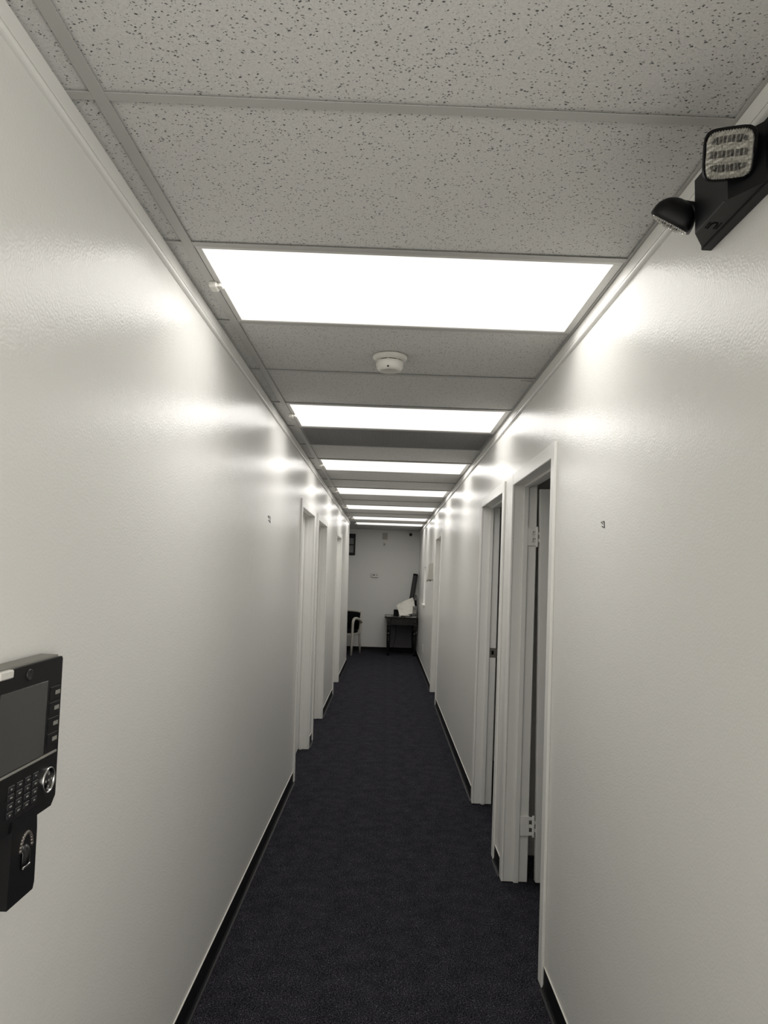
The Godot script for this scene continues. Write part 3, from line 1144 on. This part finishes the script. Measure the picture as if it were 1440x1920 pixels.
	var side := [Vector2(0.004, 0.02), Vector2(0.004, 0.245), Vector2(-0.030, 0.25), Vector2(-0.052, 0.236), Vector2(-0.074, 0.03), Vector2(-0.062, 0.018)]
	prism(st, side, -0.04, 0.04)
	obj("housing", st, M.faint, p)
	st = begin()
	prism(st, [Vector2(0.0, 0.018), Vector2(-0.070, 0.018), Vector2(-0.082, 0.012), Vector2(-0.086, -0.010), Vector2(-0.080, -0.010), Vector2(-0.072, 0.004), Vector2(0.0, 0.008)], -0.03, 0.03)
	obj("push_lever", st, M.card, p)
	st = begin(true)
	lathe(st, [Vector2(0, -0.012), Vector2(0.008, -0.012), Vector2(0.010, 0.0), Vector2(0.010, 0.012)], Vector3(-0.035, 0.004, 0), Basis(), 12)
	obj("nozzle", st, M.card, p)
	# wall plate low on the right wall
	p = thing("outlet_plate", "white outlet plate low on the right wall near the desk", "outlet", Vector3(0.627, 0.27, -11.6))
	st = begin()
	bx(st, Vector3(0.004, 0.0, -0.038), Vector3(-0.006, 0.125, 0.038), 0.002)
	obj("plate", st, M.plastic, p)
	for y in [0.034, 0.090]:
		st = begin()
		bx(st, Vector3(-0.004, y - 0.014, -0.017), Vector3(-0.008, y + 0.014, 0.017), 0.002)
		var s := obj("socket", st, M.plastic, p)
		st = begin()
		for z in [-0.007, 0.007]:
			bx(st, Vector3(-0.0075, y - 0.004, z - 0.0015), Vector3(-0.0084, y + 0.007, z + 0.0015))
		obj("slot", st, M.dark_gap, s)


# ------------------------------------------------------------------ desk
func desk() -> void:
	var d := thing("desk", "dark wooden desk with turned legs against the far wall", "desk", Vector3(0.325, 0, -13.75))
	off = d.position
	var zf := -13.38
	var zb := -14.125
	var st := begin()
	bx(st, Vector3(0.005, 0.692, zf), Vector3(0.615, 0.716, zb), 0.006)
	obj("top", st, M.desk, d)
	st = begin()
	bx(st, Vector3(0.016, 0.680, zf - 0.012), Vector3(0.612, 0.693, zb), 0.004)
	obj("moulding", st, M.desk, d)
	st = begin()
	bx(st, Vector3(0.06, 0.565, zf - 0.035), Vector3(0.60, 0.682, zf - 0.055), 0.002)
	obj("front_apron", st, M.desk, d)
	for x in [0.060, 0.585]:
		st = begin()
		bx(st, Vector3(x, 0.565, zf - 0.05), Vector3(x + 0.018, 0.682, zb + 0.04), 0.002)
		obj("side_apron", st, M.desk, d)
	for k in 2:
		st = begin()
		var xa: float = 0.125 + 0.215 * k
		bx(st, Vector3(xa, 0.585, zf - 0.030), Vector3(xa + 0.195, 0.665, zf - 0.038), 0.003)
		var dr := obj("drawer_front", st, M.desk, d)
		st = begin(true)
		lathe(st, [Vector2(0.006, 0), Vector2(0.006, 0.008), Vector2(0.012, 0.014), Vector2(0.009, 0.02), Vector2(0, 0.021)], Vector3(xa + 0.0975, 0.625, zf - 0.031), Basis(Vector3.RIGHT, PI / 2), 12)
		obj("knob", st, M.desk, dr)
	for x in [0.083, 0.568]:
		for z in [zf - 0.045, zb + 0.055]:
			st = begin()
			bx(st, Vector3(x - 0.035, 0.555, z - 0.033), Vector3(x + 0.035, 0.690, z + 0.033), 0.004)
			var leg := obj("leg", st, M.desk, d)
			st = begin(true)
			lathe(st, [Vector2(0.020, 0.0), Vector2(0.024, 0.004), Vector2(0.024, 0.03), Vector2(0.030, 0.045), Vector2(0.024, 0.058), Vector2(0.026, 0.075), Vector2(0.033, 0.25), Vector2(0.036, 0.33), Vector2(0.028, 0.365), Vector2(0.038, 0.385), Vector2(0.038, 0.405), Vector2(0.026, 0.42), Vector2(0.024, 0.44), Vector2(0.034, 0.465), Vector2(0.037, 0.50), Vector2(0.028, 0.53), Vector2(0.033, 0.545), Vector2(0.033, 0.556)], Vector3(x, 0, z), Basis(), 20)
			obj("turned_post", st, M.desk, leg)
			st = begin(true)
			lathe(st, [Vector2(0.019, 0.0), Vector2(0.019, 0.003), Vector2(0.012, 0.007), Vector2(0.006, 0.005), Vector2(0.0, 0.008)], Vector3(x, 0.62, z + 0.031), Basis(Vector3.RIGHT, PI / 2), 16)
			obj("rosette", st, M.desk, leg)
	st = begin()
	bx(st, Vector3(0.10, 0.088, zb + 0.045), Vector3(0.55, 0.60, zb + 0.062), 0.002)
	obj("back_panel", st, M.desk_panel, d)
	off = Vector3.ZERO
	var top := 0.716
	# power cord
	st = begin(true)
	var pts := []
	for k in 15:
		var t := k / 14.0
		pts.append(Vector3(0.212 + 0.022 * sin(t * PI * 0.9) - 0.062 * t * t, 0.566 - 0.50 * t, -13.47 - 0.36 * t))
	tube(st, pts, [0.0042], 8)
	mark(obj("power_cord", st, M.black_soft), "thin black power cord hanging under the dark desk", "cord")
	# large white crumpled sheet propped against the tube
	var fn := FastNoiseLite.new()
	fn.seed = 4
	fn.frequency = 4.0
	fn.noise_type = FastNoiseLite.TYPE_CELLULAR
	fn.fractal_octaves = 2
	st = begin()
	var A := Vector3(0.222, 0.917, -13.80)
	var B := Vector3(0.535, 1.072, -13.86)
	var C := Vector3(0.600, 0.800, -13.62)
	var D := Vector3(0.290, 0.719, -13.58)
	var g := 18
	var sheet := func(i: int, j: int, back: float) -> Vector3:
		var u := float(i) / g
		var v := float(j) / g
		var q := D.lerp(C, u).lerp(A.lerp(B, u), v)
		var edge := minf(minf(u, 1 - u), minf(v, 1 - v))
		q.z += 0.05 * sin(PI * u) * (0.4 + 0.6 * v) + 0.030 * fn.get_noise_2d(u, v) - back * minf(edge * 8, 1.0)
		q.y += 0.012 * sin(PI * u) * v + 0.006 * fn.get_noise_2d(u * 2 + 9, v)
		return q
	for i in g:
		for j in g:
			for back in [0.0, 0.012]:
				var c: Vector3 = sheet.call(i, j, 0.006)
				quad(st, sheet.call(i, j, back), sheet.call(i + 1, j, back), sheet.call(i + 1, j + 1, back), sheet.call(i, j + 1, back), c + Vector3(0, 0, -0.3 if back == 0.0 else 0.3))
	mark(obj("paper_sheet", st, M.paper), "large crumpled white paper sheet propped up on the desk", "paper")
	# tube leaning in the corner
	st = begin(true)
	var t0 := Vector3(0.470, 0.760, -13.93)
	var t1 := Vector3(0.583, 1.512, -14.085)
	var dir := (t1 - t0).normalized()
	tube(st, [t0, t0 + dir * 0.004, t1 - dir * 0.004, t1], [0.040, 0.043, 0.045, 0.042], 20)
	var roll := obj("mailing_tube", st, M.tube)
	mark(roll, "long dark grey tube leaning into the corner above the desk", "tube")
	st = begin(true)
	tube(st, [t1 - dir * 0.03, t1 + dir * 0.004], [0.0465], 20)
	obj("end_cap", st, M.black_soft, roll)
	# black bag in the corner
	var b := thing("black_bag", "black bag with a loop handle squeezed between paper and right wall", "bag", Vector3(0.592, top, -13.92))
	st = begin()
	var bag := func(y: float) -> Array: return [0.030 - 0.012 * y / 0.3, 0.06 - 0.045 * y / 0.3]
	for k in 6:
		var y0 := 0.3 * k / 6.0
		var y1 := 0.3 * (k + 1) / 6.0
		var p: Array = bag.call(y0)
		var q: Array = bag.call(y1)
		for s in 4:
			var sg := [[-1, -1], [1, -1], [1, 1], [-1, 1]]
			var a: Array = sg[s]
			var c: Array = sg[(s + 1) % 4]
			quad(st, Vector3(a[0] * p[0], y0, a[1] * p[1]), Vector3(c[0] * p[0], y0, c[1] * p[1]), Vector3(c[0] * q[0], y1, c[1] * q[1]), Vector3(a[0] * q[0], y1, a[1] * q[1]), Vector3(0, (y0 + y1) / 2, 0))
	var e1: Array = bag.call(0.3)
	quad(st, Vector3(-e1[0], 0.3, -e1[1]), Vector3(e1[0], 0.3, -e1[1]), Vector3(e1[0], 0.3, e1[1]), Vector3(-e1[0], 0.3, e1[1]), Vector3.ZERO)
	quad(st, Vector3(-0.03, 0.0005, -0.06), Vector3(0.03, 0.0005, -0.06), Vector3(0.03, 0.0005, 0.06), Vector3(-0.03, 0.0005, 0.06), Vector3(0, 0.2, 0))
	obj("body", st, M.black_soft, b)
	st = begin(true)
	pts = []
	for k in 13:
		var a := PI * k / 12
		pts.append(Vector3(-0.018 * cos(a), 0.29 + 0.105 * sin(a), 0.0))
	tube(st, pts, [0.0055], 8)
	obj("handle", st, M.black_soft, b)
	# small things on the desk
	b = thing("carton", "small grey printed carton standing at the desk's right end", "carton", Vector3(0.558, top, -13.50))
	st = begin()
	bx(st, Vector3(-0.037, 0.0, -0.03), Vector3(0.037, 0.200, 0.03), 0.002)
	obj("box", st, M.card, b)
	st = begin()
	bx(st, Vector3(-0.03, 0.012, 0.029), Vector3(-0.004, 0.05, 0.0306))
	bx(st, Vector3(0.004, 0.015, 0.029), Vector3(0.03, 0.055, 0.0306))
	bx(st, Vector3(-0.026, 0.062, 0.029), Vector3(0.022, 0.068, 0.0306))
	obj("printed_patch", st, M.key, b)
	st = begin(true)
	lathe(st, [Vector2(0.014, 0.0), Vector2(0.020, 0.0006), Vector2(0.020, 0.0), Vector2(0.020, -0.001)].map(func(p): return p), Vector3(0.0, 0.148, 0.0302), Basis(Vector3.RIGHT, PI / 2), 20)
	obj("printed_ring", st, M.tube, b)
	st = begin()
	bx(st, Vector3(0.172, top, -13.78), Vector3(0.268, top + 0.112, -13.90), 0.004)
	var bb := obj("desk_box", st, M.black_soft)
	mark(bb, "small black box behind the white paper on the desk", "box")
	st = begin()
	bx(st, Vector3(0.300, top, -13.44), Vector3(0.50, top + 0.018, -13.585), 0.003)
	mark(obj("folder", st, M.black), "dark folder lying under the crumpled white sheet", "folder")
	var rng := RandomNumberGenerator.new()
	rng.seed = 21
	var sheets := [[0.405, 0.020, -13.50, 0.12, 0.075, 0.1, "white notepad lying on the dark folder", "notepad", 0.012], [0.49, 0.0, -13.425, 0.20, 0.06, -0.08, "white loose sheet along the desk's front edge", "paper", 0.002], [0.075, 0.0, -13.50, 0.10, 0.16, 0.06, "pale booklet at the desk's left end", "booklet", 0.008]]
	for e in sheets:
		st = begin()
		bx_turned(st, Vector3(e[0], top + e[1] + e[8] / 2 + 0.0003, e[2]), Vector3(e[3], e[8], e[4]), Basis(Vector3.UP, e[5]))
		var o := obj(e[7], st, M.paper if e[7] != "booklet" else M.faint)
		mark(o, e[6], e[7])


# ------------------------------------------------------------------ chair
func chair() -> void:
	# local frame: z forward, x towards the side that shows
	var fwd := Vector3(-0.295, 0, 0.956)
	var right := Vector3(0.956, 0, 0.295)
	var mid := Vector3(-0.5185, 0, -13.4245) - right * 0.26
	var c := thing("armchair", "pale wooden armchair with black upholstery in the far lobby", "chair", mid, -0.2995)
	for s in [-1, 1]:
		# leg, arm and its curl are one bent piece
		var x: float = 0.26 * s
		var st := begin(true)
		var pts := [Vector3(x, 0.0, 0.235), Vector3(x, 0.2, 0.222), Vector3(x, 0.45, 0.205), Vector3(x, 0.56, 0.200), Vector3(x, 0.615, 0.190), Vector3(x + 0.004 * s, 0.650, 0.160), Vector3(x + 0.008 * s, 0.664, 0.11), Vector3(x + 0.012 * s, 0.662, 0.03), Vector3(x + 0.018 * s, 0.645, -0.06), Vector3(x + 0.022 * s, 0.612, -0.15), Vector3(x + 0.024 * s, 0.580, -0.225)]
		tube(st, pts, [0.020, 0.023, 0.025, 0.025, 0.026, 0.027, 0.027, 0.027, 0.026, 0.024, 0.021], 12)
		obj("front_leg", st, M.pale_wood, c)
		st = begin(true)
		tube(st, [Vector3(x, 0.0, -0.255), Vector3(x, 0.2, -0.222), Vector3(x, 0.40, -0.205), Vector3(x, 0.60, -0.228), Vector3(x, 0.785, -0.265)], [0.019, 0.022, 0.024, 0.022, 0.017], 12)
		obj("rear_leg", st, M.pale_wood, c)
		st = begin()
		bx(st, Vector3(x - 0.012, 0.352, -0.20), Vector3(x + 0.012, 0.395, 0.21), 0.004)
		obj("side_rail", st, M.pale_wood, c)
	var st := begin()
	bx(st, Vector3(-0.25, 0.350, 0.195), Vector3(0.25, 0.398, 0.22), 0.004)
	obj("front_rail", st, M.pale_wood, c)
	st = begin()
	bx(st, Vector3(-0.25, 0.345, -0.215), Vector3(0.25, 0.390, -0.195), 0.004)
	obj("rear_rail", st, M.pale_wood, c)
	# seat cushion with rounded rim
	st = begin(true)
	cushion(st, Vector3(0, 0.397, 0.005), Vector2(0.252, 0.228), 0.055, 0.02)
	obj("seat", st, M.fabric, c)
	# backrest: a bowed pad under a pale top rail
	st = begin(true)
	var n := 12
	for i in n:
		var f := func(k: int, y: float, front: float) -> Vector3:
			var u := -1.0 + 2.0 * k / n
			var lean := lerpf(-0.222, -0.258, (y - 0.44) / 0.32)
			return Vector3(0.245 * u, y + 0.018 * (1 - u * u) * (y - 0.44) / 0.32, lean - 0.02 * (1 - u * u) + front)
		for e in [[0.014, 1.0], [-0.016, -1.0]]:
			quad(st, f.call(i, 0.44, e[0]), f.call(i + 1, 0.44, e[0]), f.call(i + 1, 0.75, e[0]), f.call(i, 0.75, e[0]), f.call(i, 0.6, e[0] - e[1] * 0.3))
		for y in [0.44, 0.75]:
			quad(st, f.call(i, y, -0.016), f.call(i + 1, y, -0.016), f.call(i + 1, y, 0.014), f.call(i, y, 0.014), f.call(i, 0.6, 0))
	obj("backrest", st, M.fabric, c)
	st = begin(true)
	var rail := []
	for k in 13:
		var u := -1.0 + k / 6.0
		rail.append(Vector3(0.25 * u, 0.765 + 0.018 * (1 - u * u), -0.262 - 0.02 * (1 - u * u)))
	tube(st, rail, [0.017], 10)
	obj("top_rail", st, M.pale_wood, c)


func cushion(st: SurfaceTool, at: Vector3, half: Vector2, h: float, r: float) -> void:
	var rings := [[1.0 - r * 3, 0.0], [1.0, r * 0.5], [1.0, h - r], [0.97, h - r * 0.3], [0.85, h], [0.4, h + 0.012], [0.0, h + 0.014], ]
	var n := 28
	for i in rings.size() - 1:
		for k in n:
			var v := []
			for e in [[i, k], [i, k + 1], [i + 1, k + 1], [i + 1, k]]:
				var q: Vector2 = rounded(TAU * e[1] / n, 1.0) * rings[e[0]][0]
				v.append(at + Vector3(q.x * half.x, rings[e[0]][1], q.y * half.y))
			quad(st, v[0], v[1], v[2], v[3], at + Vector3(0, h * 0.4, 0))


# ------------------------------------------------------------------ chips in the paint
func small_marks() -> void:
	# strokes of the torn edge as (across, up) pairs in units of one pixel of the photograph
	for e in [[1, Vector3(0, 1.652, -2.138), "small torn flake of paint on the bare right wall", 0.0054, 0.0016], [-1, Vector3(0, 1.758, -3.809), "small torn flake of paint on the long bare left wall", 0.0125, 0.0026]]:
		var s: int = e[0]
		var p: Vector3 = e[1]
		p.x = (XR + 0.0135 * p.y) if s > 0 else (XL - 0.0115 * p.y)
		var t := thing("paint_flake", e[2], "paint flake", p)
		var turn := Basis(Vector3(0, 0, s), Vector3.UP, Vector3(-s, 0, 0))
		var f := func(a: float, b: float) -> Vector2: return Vector2(a * e[3], b * e[4])
		var st := begin()
		prism(st, [f.call(-1.6, 6.0), f.call(2.2, 6.6), f.call(2.8, -4.0), f.call(1.0, -4.2), f.call(0.4, 1.0)], -0.001, 0.0008, Vector3.ZERO, turn)
		obj("flap", st, M.trim, t)
		for k in [[-3.2, 6.0, 0.4, 1.4, 0.55], [-1.6, 6.7, 2.2, 6.7, 0.35], [-1.0, 4.6, 2.0, 4.6, 0.35], [2.2, 6.4, 3.0, -7.0, 0.45], [-1.6, -2.2, 1.4, -5.0, 0.6]]:
			var a := Vector2(k[0], k[1])
			var b := Vector2(k[2], k[3])
			var side: Vector2 = (b - a).normalized().orthogonal() * float(k[4])
			st = begin()
			prism(st, [f.call(a.x + side.x, a.y + side.y), f.call(b.x + side.x, b.y + side.y), f.call(b.x - side.x, b.y - side.y), f.call(a.x - side.x, a.y - side.y)], -0.001, 0.0014, Vector3.ZERO, turn)
			obj("torn_edge", st, M.tube, t)
